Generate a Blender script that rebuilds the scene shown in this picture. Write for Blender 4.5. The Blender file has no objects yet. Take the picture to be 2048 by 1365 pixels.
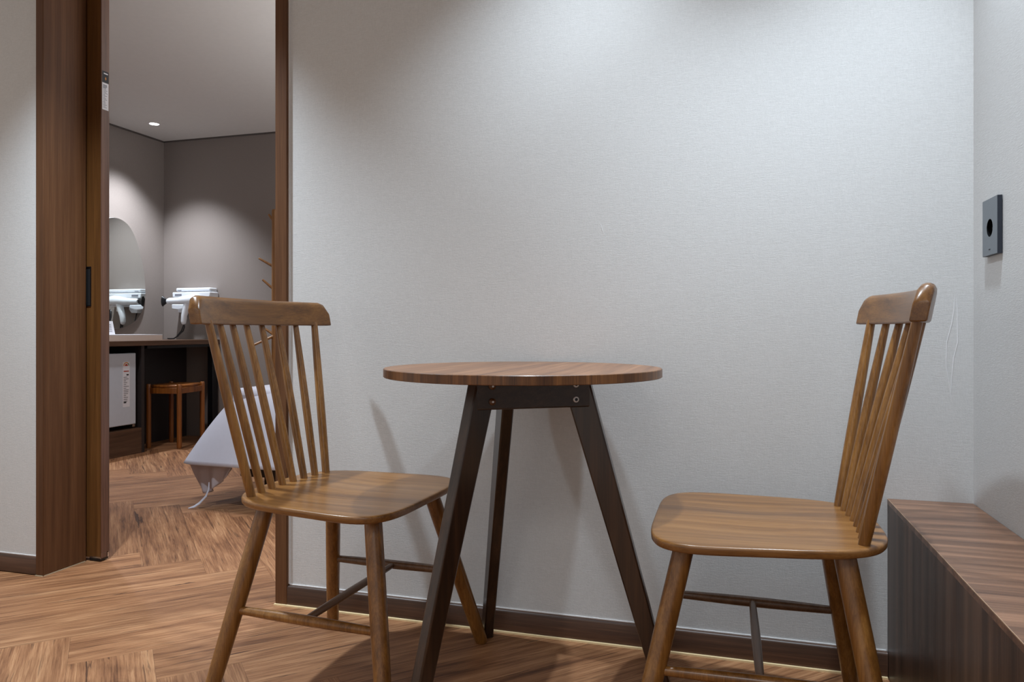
import bpy, bmesh, math, random
from mathutils import Vector, Matrix
random.seed(7)
S = bpy.context.scene
C = S.collection
PI = math.pi

# ------------------------------------------------------------------ camera
F_PX, YAW, HOR, CAMH = 1475.0, 16.45, 662.0, 0.8
cd = bpy.data.cameras.new('camera'); cam = bpy.data.objects.new('camera', cd); C.objects.link(cam)
cam.location = (0, 0, CAMH); cam.rotation_euler = (PI / 2, 0, math.radians(YAW))
cd.sensor_fit = 'HORIZONTAL'; cd.sensor_width = 36.0; cd.lens = 36.0 * F_PX / 2048
cd.shift_y = -(682.5 - HOR) / 2048
cd.clip_start = 0.02; cd.clip_end = 60
S.camera = cam

# ------------------------------------------------------------------ light and exposure
S.view_settings.view_transform = 'Standard'; S.view_settings.look = 'None'
S.view_settings.gamma = 1; S.view_settings.use_curve_mapping = False
S.view_settings.exposure = 0.2
w = bpy.data.worlds.new('world'); S.world = w; w.use_nodes = True
bg = w.node_tree.nodes['Background']; bg.inputs[0].default_value = (1.0, 0.935, 0.87, 1); bg.inputs[1].default_value = 0.50

def spot(name, loc, power, angle, blend, col, r=0.03, aim=None):
    l = bpy.data.lights.new(name, 'SPOT'); l.energy = power; l.spot_size = math.radians(angle); l.spot_blend = blend
    l.color = col; l.shadow_soft_size = r
    o = bpy.data.objects.new(name, l); C.objects.link(o); o.location = loc
    if aim is not None:
        o.rotation_euler = (Vector(aim) - Vector(loc)).to_track_quat('-Z', 'Y').to_euler()
    return o
COOL = (0.78, 0.90, 1.0)
ZC = 2.235
spot('ceiling_or_fill_spot', (-1.71, 1.45, ZC), 180, 94, 1.0, COOL)
spot('ceiling_or_fill_spot', (-0.35, 1.48, ZC), 68, 96, 1.0, COOL)
spot('ceiling_or_fill_spot', (0.33, 1.42, ZC), 92, 92, 1.0, COOL)
spot('ceiling_or_fill_spot', (-0.8, -0.9, ZC), 42, 150, 0.8, (0.97, 0.98, 1.0), 0.3)  # added fill from behind the camera, no known fixture
spot('ceiling_or_fill_spot', (0.1, -0.9, ZC), 74, 150, 0.8, (0.97, 0.98, 1.0), 0.3)  # second added fill behind the camera, evens out the wall
spot('bedroom_or_fill_spot', (-3.86, 4.22, 2.23), 115, 98, 0.8, (0.86, 0.92, 1.0), 0.03)
spot('bedroom_or_fill_spot', (-3.25, 2.9, 2.23), 60, 130, 0.9, (0.93, 0.95, 1.0), 0.05)  # added fill, brightens the bedroom from an unseen spot
spot('bedroom_or_fill_spot', (-1.6, 3.0, 2.23), 40, 110, 0.9, (0.93, 0.95, 1.0), 0.05)  # added fill over the bed, unseen source
# added fill light facing up to brighten the bedroom, hidden behind the wall
al = bpy.data.lights.new('bedroom_ceiling_fill', 'AREA'); al.shape = 'RECTANGLE'; al.size = 0.8; al.size_y = 1.2; al.energy = 38; al.color = (0.97, 0.98, 1.0)
ao = bpy.data.objects.new('bedroom_ceiling_fill', al); C.objects.link(ao); ao.location = (-0.6, 3.5, 1.3); ao.rotation_euler = (0, math.radians(180), 0)

# ------------------------------------------------------------------ material helpers
def srgb(r, g, b):
    def f(c):
        c /= 255.0
        return c / 12.92 if c <= 0.04045 else ((c + 0.055) / 1.055) ** 2.4
    return (f(r), f(g), f(b), 1)

class NT:
    def __init__(s, name):
        s.m = bpy.data.materials.new(name); s.m.use_nodes = True; s.t = s.m.node_tree
        s.b = s.t.nodes['Principled BSDF']
    def n(s, typ, **kw):
        nd = s.t.nodes.new(typ)
        for k, v in kw.items():
            if k in nd.inputs: nd.inputs[k].default_value = v
            else: setattr(nd, k, v)
        return nd
    def l(s, a, b): s.t.links.new(a, b)
    def coord(s, kind='Object', scale=(1, 1, 1), loc=(0, 0, 0), rot=(0, 0, 0)):
        tc = s.n('ShaderNodeTexCoord'); mp = s.n('ShaderNodeMapping')
        mp.inputs['Scale'].default_value = scale; mp.inputs['Location'].default_value = loc; mp.inputs['Rotation'].default_value = rot
        s.l(tc.outputs[kind], mp.inputs[0]); return mp.outputs[0]
    def noise(s, vec, scale, detail=4, rough=0.5, dist=0.0):
        nd = s.n('ShaderNodeTexNoise', Scale=scale, Detail=detail, Roughness=rough, Distortion=dist)
        s.l(vec, nd.inputs['Vector']); return nd.outputs['Fac']
    def ramp(s, fac, stops):
        nd = s.n('ShaderNodeValToRGB'); s.l(fac, nd.inputs[0]); e = nd.color_ramp.elements
        while len(e) < len(stops): e.new(0.5)
        for el, (p, c) in zip(e, stops): el.position = p; el.color = c
        return nd.outputs[0]
    def mix(s, a, b, fac, mode='MIX'):
        nd = s.n('ShaderNodeMix', data_type='RGBA', blend_type=mode)
        for sock, v in ((nd.inputs[0], fac), (nd.inputs[6], a), (nd.inputs[7], b)):
            if hasattr(v, 'is_output') or isinstance(v, bpy.types.NodeSocket): s.l(v, sock)
            else: sock.default_value = v
        return nd.outputs[2]
    def math(s, op, a, b=0.0):
        nd = s.n('ShaderNodeMath', operation=op)
        for sock, v in ((nd.inputs[0], a), (nd.inputs[1], b)):
            if isinstance(v, bpy.types.NodeSocket): s.l(v, sock)
            else: sock.default_value = v
        return nd.outputs[0]
    def bump(s, h, strength, dist=0.001):
        nd = s.n('ShaderNodeBump', Strength=strength, Distance=dist); s.l(h, nd.inputs['Height']); s.l(nd.outputs[0], s.b.inputs['Normal'])

def plain(name, col, rough=0.5, metal=0.0, emit=None, es=0.0, coat=0.0):
    t = NT(name); b = t.b
    b.inputs['Roughness'].default_value = rough; b.inputs['Metallic'].default_value = metal
    v = t.coord(); f = t.noise(v, 40, 3)
    c2 = (col[0] * 0.93, col[1] * 0.93, col[2] * 0.93, 1)
    t.l(t.mix(c2, col, f), b.inputs['Base Color'])
    if coat: b.inputs['Coat Weight'].default_value = coat; b.inputs['Coat Roughness'].default_value = 0.15
    if emit: b.inputs['Emission Color'].default_value = emit; b.inputs['Emission Strength'].default_value = es
    return t.m

def paper(name, col, var=0.06, axis='Y'):
    """woven wallpaper: fine horizontal and vertical threads"""
    t = NT(name)
    h = t.noise(t.coord(scale=(70, 70, 620)), 1.0, 4, 0.65)
    v = t.noise(t.coord(scale=(620, 620, 90)), 1.0, 3, 0.6)
    g = t.noise(t.coord(), 520, 3, 0.7)
    big = t.noise(t.coord(scale=(1, 1, 1)), 1.7, 3, 0.5)
    s = t.math('ADD', t.math('MULTIPLY', h, 0.45), t.math('ADD', t.math('MULTIPLY', v, 0.3), t.math('MULTIPLY', g, 0.35)))
    d = (col[0] * (1 - 2.6 * var), col[1] * (1 - 2.6 * var), col[2] * (1 - 2.6 * var), 1)
    u = (min(1, col[0] * (1 + 1.6 * var)), min(1, col[1] * (1 + 1.6 * var)), min(1, col[2] * (1 + 1.6 * var)), 1)
    c = t.ramp(s, [(0.38, d), (0.72, u)])
    c = t.mix(c, (col[0] * 0.96, col[1] * 0.95, col[2] * 0.93, 1), t.math('MULTIPLY', big, 0.35))
    t.l(c, t.b.inputs['Base Color']); t.b.inputs['Roughness'].default_value = 0.72
    t.b.inputs['Specular IOR Level'].default_value = 0.3
    t.bump(s, 0.55, 0.0012)
    return t.m

def wood(name, dark, mid, light, axis='Z', fine=1.0, rough=0.35, coat=0.0, spec=0.5, bump=0.15, stripes=0.0, wav=0.35):
    """wood with grain running along the given object axis"""
    t = NT(name)
    def sc(a, b):
        return {'X': (b, a, a), 'Y': (a, b, a), 'Z': (a, a, b)}[axis]
    big = t.noise(t.coord(scale=sc(14 * fine, 0.55 * fine)), 1.0, 3, 0.5, wav)
    med = t.noise(t.coord(scale=sc(75 * fine, 2.2 * fine), loc=(3, 7, 1)), 1.0, 4, 0.6, wav * 0.5)
    fin = t.noise(t.coord(scale=sc(420 * fine, 9 * fine), loc=(1, 2, 9)), 1.0, 3, 0.6)
    s = t.math('ADD', t.math('MULTIPLY', big, 0.36), t.math('ADD', t.math('MULTIPLY', med, 0.38), t.math('MULTIPLY', fin, 0.26)))
    c = t.ramp(s, [(0.38, dark), (0.5, mid), (0.62, light)])
    if stripes:
        st = t.noise(t.coord(scale=sc(38 * fine, 0.35 * fine), loc=(5, 5, 5)), 1.0, 2, 0.5)
        k = t.ramp(st, [(0.42, (0.45, 0.45, 0.45, 1)), (0.56, (1, 1, 1, 1))])
        c = t.mix(c, k, stripes, 'MULTIPLY')
    t.l(c, t.b.inputs['Base Color']); t.b.inputs['Roughness'].default_value = rough
    t.b.inputs['Specular IOR Level'].default_value = spec
    if coat: t.b.inputs['Coat Weight'].default_value = coat; t.b.inputs['Coat Roughness'].default_value = 0.22
    t.bump(t.math('ADD', t.math('MULTIPLY', med, 0.5), t.math('MULTIPLY', fin, 0.5)), bump, 0.0008)
    return t.m

M = {}
M['wall'] = paper('ivory_woven_wallpaper', srgb(206, 206, 206), 0.05)
M['wall_bed'] = paper('taupe_woven_wallpaper', srgb(137, 128, 123), 0.05)
M['ceil'] = plain('ceiling_paint', srgb(212, 209, 204), 0.9)
M['chair'] = wood('honey_brown_beech', srgb(88, 54, 18), srgb(122, 80, 33), srgb(148, 103, 50), 'Z', 1.0, 0.33, 0.25, bump=0.06)
M['chair_seat'] = wood('honey_brown_beech_seat', srgb(100, 64, 28), srgb(128, 86, 42), srgb(152, 108, 60), 'Y', 0.8, 0.33, 0.25, bump=0.06)
M['chair_rail'] = wood('honey_brown_beech_rail', srgb(80, 48, 16), srgb(108, 69, 27), srgb(130, 88, 40), 'X', 0.9, 0.33, 0.25, bump=0.06)
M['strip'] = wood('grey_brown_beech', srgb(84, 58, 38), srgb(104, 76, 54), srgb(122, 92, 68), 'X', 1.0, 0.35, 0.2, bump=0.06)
M['top'] = wood('walnut_tabletop', srgb(92, 58, 36), srgb(130, 88, 58), srgb(160, 114, 80), 'Y', 0.8, 0.36, 0.1)
M['topedge'] = wood('walnut_tabletop_edge', srgb(66, 38, 18), srgb(100, 62, 28), srgb(134, 88, 46), 'Z', 1.0, 0.4, 0.1)
M['leg'] = wood('dark_walnut_stain', srgb(30, 19, 13), srgb(48, 31, 21), srgb(66, 43, 28), 'Z', 1.0, 0.3, 0.3, bump=0.05)
M['apron'] = wood('dark_walnut_stain_apron', srgb(32, 22, 17), srgb(48, 34, 27), srgb(62, 45, 36), 'X', 1.0, 0.34, 0.25, bump=0.05)
M['casing'] = wood('walnut_door_laminate', srgb(74, 46, 26), srgb(90, 58, 35), srgb(106, 72, 46), 'Z', 0.7, 0.5, spec=0.25)
M['door'] = wood('walnut_door_panel', srgb(78, 48, 22), srgb(98, 63, 30), srgb(116, 78, 42), 'Z', 0.7, 0.45, spec=0.3)
M['dooredge'] = wood('walnut_door_edge', srgb(74, 50, 40), srgb(100, 70, 56), srgb(120, 86, 70), 'Z', 0.7, 0.4)
M['base'] = wood('walnut_baseboard', srgb(50, 31, 21), srgb(72, 46, 31), srgb(96, 64, 45), 'X', 1.0, 0.42)
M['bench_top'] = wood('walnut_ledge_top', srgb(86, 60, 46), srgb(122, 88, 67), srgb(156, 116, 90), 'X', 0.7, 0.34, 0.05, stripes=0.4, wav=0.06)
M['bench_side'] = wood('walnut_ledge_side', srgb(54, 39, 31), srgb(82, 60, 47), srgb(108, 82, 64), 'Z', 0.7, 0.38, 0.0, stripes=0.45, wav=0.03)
M['bench_line'] = plain('walnut_ledge_edge_line', srgb(190, 160, 132), 0.5)
M['gold'] = plain('gold_edge_sealant', srgb(236, 212, 166), 0.35)
M['scuff'] = plain('pale_wallpaper_scuff', srgb(222, 222, 224), 0.7)
M['beigeline'] = plain('beige_sealant', srgb(170, 150, 122), 0.6)
M['cove'] = plain('dark_grey_cove_line', srgb(84, 78, 74), 0.7)
M['caulk'] = plain('white_caulk_bead', srgb(232, 230, 230), 0.4)
M['black'] = plain('black_plastic', srgb(14, 14, 18), 0.35)
M['blacksoft'] = plain('black_rubber', srgb(20, 20, 22), 0.7)
M['pit'] = plain('matt_black_socket_plastic', srgb(9, 9, 11), 0.95); M['pit'].node_tree.nodes['Principled BSDF'].inputs['Specular IOR Level'].default_value = 0.1
M['nickel'] = plain('bright_nickel', srgb(214, 214, 216), 0.3, 0.4)
M['chrome'] = plain('brushed_steel', srgb(200, 200, 205), 0.25, 1.0)
M['outlet'] = plain('grey_metallic_plate', srgb(112, 120, 128), 0.35, 0.25)
M['outlet_side'] = plain('dark_slate_plastic', srgb(34, 40, 52), 0.45)
M['white'] = plain('white_plastic', srgb(226, 230, 236), 0.3, coat=0.3)
M['fridge'] = plain('pale_grey_enamel', srgb(196, 202, 212), 0.35)
M['paper_w'] = plain('white_paper', srgb(226, 226, 232), 0.6)
M['ink'] = plain('black_ink', srgb(34, 34, 40), 0.6)
M['ink2'] = plain('grey_ink', srgb(120, 122, 132), 0.6)
M['red'] = plain('red_ink', srgb(176, 52, 30), 0.6)
M['orange'] = plain('orange_ink', srgb(214, 140, 60), 0.6)
M['green'] = plain('green_ink', srgb(96, 128, 70), 0.6)
M['deskwood'] = wood('desk_walnut', srgb(56, 38, 27), srgb(84, 60, 45), srgb(104, 78, 60), 'Y', 0.8, 0.38)
M['deskdark'] = plain('dark_desk_panel', srgb(42, 36, 36), 0.5)
M['stool'] = wood('orange_brown_stool_wood', srgb(92, 50, 16), srgb(128, 74, 28), srgb(152, 94, 42), 'Z', 1.0, 0.3, 0.3)
M['rack'] = wood('natural_beech_rack', srgb(116, 76, 38), srgb(146, 102, 58), srgb(166, 122, 76), 'Z', 1.0, 0.4)
M['sheet'] = plain('white_cotton', srgb(206, 208, 222), 0.8)
M['inner'] = plain('greige_inner_lining', srgb(188, 178, 182), 0.9)
M['traymat'] = plain('cream_lacquer', srgb(214, 198, 188), 0.45)
M['bedbase'] = plain('dark_bed_base', srgb(40, 30, 26), 0.6)
M['lamp'] = plain('lamp_glow', (1, 1, 1, 1), 0.5, emit=(0.95, 0.98, 1, 1), es=14)
mt = NT('mirror_glass'); mt.b.inputs['Metallic'].default_value = 1; mt.b.inputs['Roughness'].default_value = 0.01
mt.b.inputs['Base Color'].default_value = (0.80, 0.84, 0.82, 1); M['mirror'] = mt.m

# floor material: uses the UV of every plank (metres along / across) and a per-plank random colour attribute
t = NT('herringbone_oak_floor')
uv = t.n('ShaderNodeUVMap', uv_map='plank'); at = t.n('ShaderNodeAttribute', attribute_name='tone')
def fmap(scale, loc=(0, 0, 0)):
    mp = t.n('ShaderNodeMapping'); mp.inputs['Scale'].default_value = scale; mp.inputs['Location'].default_value = loc
    t.l(uv.outputs[0], mp.inputs[0]); return mp.outputs[0]
big = t.noise(fmap((0.9, 9, 1)), 1.0, 4, 0.55, 1.6)
med = t.noise(fmap((3.2, 60, 1)), 1.0, 5, 0.62, 0.9)
fin = t.noise(fmap((7, 260, 1)), 1.0, 5, 0.7, 0.25)
s1 = t.math('ADD', t.math('MULTIPLY', big, 0.30), t.math('ADD', t.math('MULTIPLY', med, 0.36), t.math('MULTIPLY', fin, 0.34)))
col = t.ramp(s1, [(0.39, srgb(92, 58, 36)), (0.46, srgb(130, 88, 58)), (0.53, srgb(154, 110, 76)), (0.61, srgb(182, 138, 100))])
# dark cracks along the grain
ck = t.noise(fmap((1.7, 34, 1), (4, 1, 0)), 1.0, 6, 0.68, 0.7)
crack = t.ramp(ck, [(0.625, (0, 0, 0, 1)), (0.66, (1, 1, 1, 1))])
ck2 = t.noise(fmap((3.5, 80, 1), (9, 3, 0)), 1.0, 4, 0.6, 0.4)
crack2 = t.ramp(ck2, [(0.61, (0, 0, 0, 1)), (0.66, (1, 1, 1, 1))])
cr = t.math('MAXIMUM', crack, t.math('MULTIPLY', crack2, 0.6))
col = t.mix(col, srgb(58, 34, 22), t.math('MULTIPLY', cr, 0.85))
# knots
vo = t.n('ShaderNodeTexVoronoi', voronoi_dimensions='2D', Scale=1.0, Randomness=1.0); t.l(fmap((1.1, 2.4, 1), (2, 5, 0)), vo.inputs['Vector'])
rings = t.n('ShaderNodeTexWave', wave_type='RINGS', Scale=0.5)
kd = t.math('SINE', t.math('ADD', t.math('MULTIPLY', vo.outputs['Distance'], 330.0), t.math('MULTIPLY', med, 9.0)))
kmask = t.ramp(vo.outputs['Distance'], [(0.02, (1, 1, 1, 1)), (0.12, (0, 0, 0, 1))])
col = t.mix(col, srgb(96, 62, 40), t.math('MULTIPLY', t.math('MULTIPLY', kmask, t.math('ADD', t.math('MULTIPLY', kd, 0.5), 0.5)), 0.55))
kc = t.ramp(vo.outputs['Distance'], [(0.015, (1, 1, 1, 1)), (0.035, (0, 0, 0, 1))])
col = t.mix(col, srgb(84, 54, 36), t.math('MULTIPLY', kc, 0.7))
tone = t.ramp(at.outputs['Fac'], [(0.0, (0.86, 0.85, 0.84, 1)), (1.0, (1.06, 1.05, 1.04, 1))])
col = t.mix(col, tone, 1.0, 'MULTIPLY')
t.l(col, t.b.inputs['Base Color']); t.b.inputs['Roughness'].default_value = 0.52
t.b.inputs['Specular IOR Level'].default_value = 0.35
t.bump(t.math('SUBTRACT', med, t.math('MULTIPLY', cr, 0.8)), 0.25, 0.0012)
M['floor'] = t.m

# ------------------------------------------------------------------ mesh helpers
def obj(name, bm, mats, parent=None, smooth=True, angle=35, bevel=0.0):
    me = bpy.data.meshes.new(name); bm.normal_update(); bm.to_mesh(me); bm.free()
    if not isinstance(mats, (list, tuple)): mats = [mats]
    for m_ in mats: me.materials.append(m_)
    o = bpy.data.objects.new(name, me); C.objects.link(o)
    if parent is not None: o.parent = parent
    if bevel:
        b = o.modifiers.new('bevel', 'BEVEL'); b.width = bevel; b.segments = 2; b.limit_method = 'ANGLE'; b.angle_limit = math.radians(40)
    if smooth:
        for p in me.polygons: p.use_smooth = True
        try:
            me.set_sharp_from_angle(angle=math.radians(angle))
        except Exception: pass
    return o
def thing(name, label, cat, loc=(0, 0, 0), rz=0.0, group=None):
    o = bpy.data.objects.new(name, None); C.objects.link(o); o.empty_display_size = 0.1
    o.location = loc; o.rotation_euler = (0, 0, rz); o['label'] = label; o['category'] = cat
    if group: o['group'] = group
    return o
def tag(o, label, cat, group=None):
    o['label'] = label; o['category'] = cat
    if group: o['group'] = group
    return o
def struct(name, bm, m, **kw):
    o = obj(name, bm, m, **kw); o['kind'] = 'structure'; return o
def box(bm, x0, x1, y0, y1, z0, z1, mi=0):
    vs = [bm.verts.new((x, y, z)) for x in (x0, x1) for y in (y0, y1) for z in (z0, z1)]
    for idx in ((0, 1, 3, 2), (4, 6, 7, 5), (0, 4, 5, 1), (2, 3, 7, 6), (0, 2, 6, 4), (1, 5, 7, 3)):
        f = bm.faces.new([vs[i] for i in idx]); f.material_index = mi
    return bm
def nbox(*a): return box(bmesh.new(), *a)
def tube(bm, pts, radii, seg=20, cap=True, flat=1.0):
    """tube through points with a radius at each; ends rounded"""
    pts = [Vector(p) for p in pts]; rings = []
    P, R = list(pts), list(radii)
    up = None
    for i, p in enumerate(P):
        d = (P[min(i + 1, len(P) - 1)] - P[max(i - 1, 0)]).normalized()
        if up is None:
            a = Vector((0, 0, 1)) if abs(d.z) < 0.9 else Vector((1, 0, 0)); up = (a - d * a.dot(d)).normalized()
        else: up = (up - d * up.dot(d)).normalized()
        sd = d.cross(up)
        rings.append([bm.verts.new(p + (up * math.cos(2 * PI * k / seg) + sd * math.sin(2 * PI * k / seg) * flat) * R[i]) for k in range(seg)])
    for a, b in zip(rings, rings[1:]):
        for k in range(seg):
            bm.faces.new([a[k], a[(k + 1) % seg], b[(k + 1) % seg], b[k]])
    if cap:
        bm.faces.new(rings[0][::-1]); bm.faces.new(rings[-1])
    return bm
def rod(a, b, ra, rb, n=10, mid=None, end=0.35, seg=20):
    """turned rod with softly rounded ends and optional swelling"""
    a, b = Vector(a), Vector(b); L = (b - a).length; pts, rs = [], []
    ts = [0, 0.25 * min(ra, rb) / L, 0.8 * min(ra, rb) / L] + [i / n for i in range(1, n)] + [1 - 0.8 * rb / L, 1 - 0.25 * rb / L, 1]
    for t_ in ts:
        r = ra + (rb - ra) * t_
        if mid: r += (mid - (ra + rb) / 2) * math.sin(PI * t_) ** 1.0
        pts.append(a + (b - a) * t_); rs.append(r)
    rs[0] *= 1 - end; rs[1] *= 1 - end * 0.35; rs[-1] *= 1 - end; rs[-2] *= 1 - end * 0.35
    return tube(bmesh.new(), pts, rs, seg)
def lathe(bm, prof, cx=0, cy=0, seg=48, cap=True, mi=None):
    rings = []
    for r, z in prof: rings.append([bm.verts.new((cx + r * math.cos(2 * PI * k / seg), cy + r * math.sin(2 * PI * k / seg), z)) for k in range(seg)])
    for i, (a, b) in enumerate(zip(rings, rings[1:])):
        for k in range(seg):
            f = bm.faces.new([a[k], a[(k + 1) % seg], b[(k + 1) % seg], b[k]])
            if mi: f.material_index = mi[i]
    if cap: bm.faces.new(rings[0][::-1]); bm.faces.new(rings[-1])
    return bm
def prism(bm, pts, z0, z1, mp=lambda x, y, z: (x, y, z)):
    a = [bm.verts.new(mp(x, y, z0)) for x, y in pts]; b = [bm.verts.new(mp(x, y, z1)) for x, y in pts]
    n = len(pts)
    bm.faces.new(a[::-1]); bm.faces.new(b)
    for i in range(n): bm.faces.new([a[i], a[(i + 1) % n], b[(i + 1) % n], b[i]])
    bmesh.ops.recalc_face_normals(bm, faces=bm.faces)
    return bm

# ------------------------------------------------------------------ room geometry constants
YW = 1.88            # front face of the wall with the doorway
YW2 = 2.031          # its bedroom face
XR = 0.5245          # right wall
DL, DR = -2.141, -1.272   # clear opening
ZCEIL = 2.26
XB, YB = -4.19, 4.70 # bedroom left and back wall
# floor: herringbone planks clipped to the plan
def clip(poly, x0, x1, y0, y1):
    def cl(P, ax, lim, keep_less):
        out = []
        for i in range(len(P)):
            a, b = P[i - 1], P[i]
            ia = (a[ax] <= lim) if keep_less else (a[ax] >= lim); ib = (b[ax] <= lim) if keep_less else (b[ax] >= lim)
            if ia != ib:
                t_ = (lim - a[ax]) / (b[ax] - a[ax]); out.append(tuple(a[k] + (b[k] - a[k]) * t_ for k in range(4)))
            if ib: out.append(b)
        return out
    for ax, lim, kl in ((0, x0, False), (0, x1, True), (1, y0, False), (1, y1, True)):
        poly = cl(poly, ax, lim, kl)
        if len(poly) < 3: return None
    return poly
bm = bmesh.new(); uvl = bm.loops.layers.uv.new('plank'); tl = bm.faces.layers.float.new('tone')
PW, NL = 0.184, 5; PL = PW * NL; ang = -PI / 4; X0F, Y0F = -1.52, 1.39
ca, sa = math.cos(ang), math.sin(ang)
FX0, FX1, FY0, FY1 = -4.25, 1.2, -1.2, 4.76
def plank(x, y, horiz):
    g = 0.0002; L_, W_ = (PL, PW)
    cs = [(0 + g, 0 + g), (L_ - g, g), (L_ - g, W_ - g), (g, W_ - g)]
    ou, ov = random.uniform(0, 60), random.uniform(0, 60)
    P = []
    for u, v in cs:
        px, py = (x + u, y + v) if horiz else (x + v, y + u)
        P.append((X0F + px * ca - py * sa, Y0F + px * sa + py * ca, u + ou, v + ov))
    if not horiz: P = P[::-1]
    P = clip(P, FX0, FX1, FY0, FY1)
    if not P: return
    f = bm.faces.new([bm.verts.new((p[0], p[1], 0)) for p in P])
    for lp, p in zip(f.loops, P): lp[uvl].uv = (p[2], p[3])
    f[tl] = random.random()
for k in range(-45, 46):
    for r in range(-8, 9):
        plank(k * PW + r * 2 * PL, k * PW, True)
        plank((k - 1) * PW + r * 2 * PL, k * PW, False)
bm.faces.ensure_lookup_table(); bmesh.ops.recalc_face_normals(bm, faces=bm.faces)
for f in bm.faces:
    if f.normal.z < 0: f.normal_flip()
fl = struct('floor', bm, M['floor'], smooth=False)
s2 = bmesh.new(); box(s2, FX0, FX1, FY0, FY1, -0.03, -0.0015)
sub = obj('floor_joint_layer', s2, plain('dark_floor_joints', srgb(70, 44, 30), 0.7), smooth=False); sub.parent = fl

# walls
bm = nbox(DR, XR + 0.12, YW, YW2, 0, ZCEIL); box(bm, XB - 0.1, DL - 0.004, YW, YW2, 0, ZCEIL)
box(bm, DL - 0.03, DR, YW, YW2, 2.2, ZCEIL)
struct('wall_back', bm, M['wall'], smooth=False)
struct('wall_right', nbox(XR, XR + 0.12, -1.2, YW, 0, ZCEIL), M['wall'], smooth=False)
bm = nbox(-2.9, XR + 0.12, -1.2, YW, ZCEIL, ZCEIL + 0.05)
struct('ceiling', bm, M['ceil'], smooth=False)
struct('ceiling', nbox(XB - 0.1, 1.2, YW, YB + 0.1, ZCEIL, ZCEIL + 0.05), M['ceil'], smooth=False)
struct('wall_bedroom_left', nbox(XB - 0.1, XB, YW2 + 0.0005, YB + 0.1, 0, ZCEIL), M['wall_bed'], smooth=False)
struct('wall_bedroom_back', nbox(XB, 1.2, YB, YB + 0.1, 0, ZCEIL), M['wall_bed'], smooth=False)
bm = nbox(XB, XB + 0.012, YW2, YB, ZCEIL - 0.009, ZCEIL); box(bm, XB, 1.1, YB - 0.012, YB, ZCEIL - 0.009, ZCEIL)
struct('trim_5', bm, M['cove'], smooth=False)
bm = nbox(-3.68, 1.1, YB - 0.012, YB, 0, 0.08); box(bm, XB, XB + 0.012, YW2, YB - 0.012, 0, 0.08)
struct('baseboard_bedroom', bm, M['deskdark'], smooth=False)

# baseboards with rounded top, caulk bead and gold sealant line
def baseboard(name, x0, x1, z1=0.059, notch=True):
    prof = [(YW, 0.004), (YW - 0.011, 0.004), (YW - 0.011, z1 - 0.006), (YW - 0.009, z1 - 0.002), (YW - 0.005, z1), (YW, z1)]
    bm = bmesh.new(); a = [bm.verts.new((x0, y, z)) for y, z in prof]; b = [bm.verts.new((x1, y, z)) for y, z in prof]
    n = len(prof); bm.faces.new(a); bm.faces.new(b[::-1])
    for i in range(n): bm.faces.new([a[i], b[i], b[(i + 1) % n], a[(i + 1) % n]])
    bmesh.ops.recalc_face_normals(bm, faces=bm.faces)
    return struct(name, bm, M['base'], angle=60)
CR, CL = -1.2335, -2.172     # outer edges of the door casings
XBEN = 0.3495
baseboard('baseboard_back', CR + 0.0005, XBEN - 0.001)
baseboard('baseboard_left', -2.9, CL - 0.0005)
bm = nbox(CR + 0.004, XBEN - 0.003, YW - 0.0022, YW, 0.0592, 0.0617)
struct('trim_1', bm, M['caulk'], smooth=False)
bm = nbox(-2.9, CL - 0.002, YW - 0.0022, YW, 0.0592, 0.0617)
struct('trim_2', bm, M['caulk'], smooth=False)
bm = nbox(CR - 0.04, XBEN - 0.002, YW - 0.0175, YW - 0.008, 0, 0.0045)
struct('trim_3', bm, M['gold'], smooth=False)
# door casings
bm = nbox(CL, DL, YW - 0.012, YW2 + 0.004, 0.002, ZCEIL)
struct('trim_4', bm, M['casing'], bevel=0.0015)
bm = nbox(DR, CR, YW - 0.012, YW2, 0.002, ZCEIL)
struct('trim_6', bm, M['casing'], bevel=0.0015)
bm = nbox(CR, CR + 0.004, YW - 0.003, YW, 0.062, ZCEIL)
struct('trim_8', bm, M['caulk'], smooth=False)
bm = nbox(DL + 0.0, DL + 0.0025, YW - 0.01, 2.03, 0, 0.0025); box(bm, CL, DL, YW - 0.0155, YW - 0.012, 0, 0.0025)
struct('trim_9', bm, M['beigeline'], smooth=False)
# sliding door, almost fully inside its pocket
DX = -2.083
door = bpy.data.objects.new('door_1', None); C.objects.link(door); door['kind'] = 'structure'; door.location = (DX, 2.06, 0)
dm = bmesh.new()
def dbox(b, x0, x1, y0, y1, z0, z1): box(b, x0 - DX, x1 - DX, y0 - 2.06, y1 - 2.06, z0, z1)
dbox(dm, -2.86, DX - 0.003, 2.043, 2.077, 0.012, 2.2)
obj('door_panel', dm, M['door'], door, bevel=0.001)
dm = bmesh.new(); dbox(dm, DX - 0.003, DX, 2.043, 2.077, 0.03, 2.2); dbox(dm, DX - 0.003, DX, 2.043, 2.066, 0.012, 0.03)
obj('edge_strip', dm, M['dooredge'], door, bevel=0.0008)
dm = bmesh.new(); dbox(dm, DX - 0.05, DX - 0.004, 2.0415, 2.0755, 0.004, 0.0115)
obj('bottom_guide', dm, M['black'], door)
dm = bmesh.new(); dbox(dm, DX - 0.05, DX - 0.002, 2.042, 2.0432, 0.010, 0.0165); dbox(dm, DX - 0.001, DX + 0.0008, 2.068, 2.075, 0.012, 0.027)
obj('guide_rim', dm, M['chrome'], door)
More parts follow.
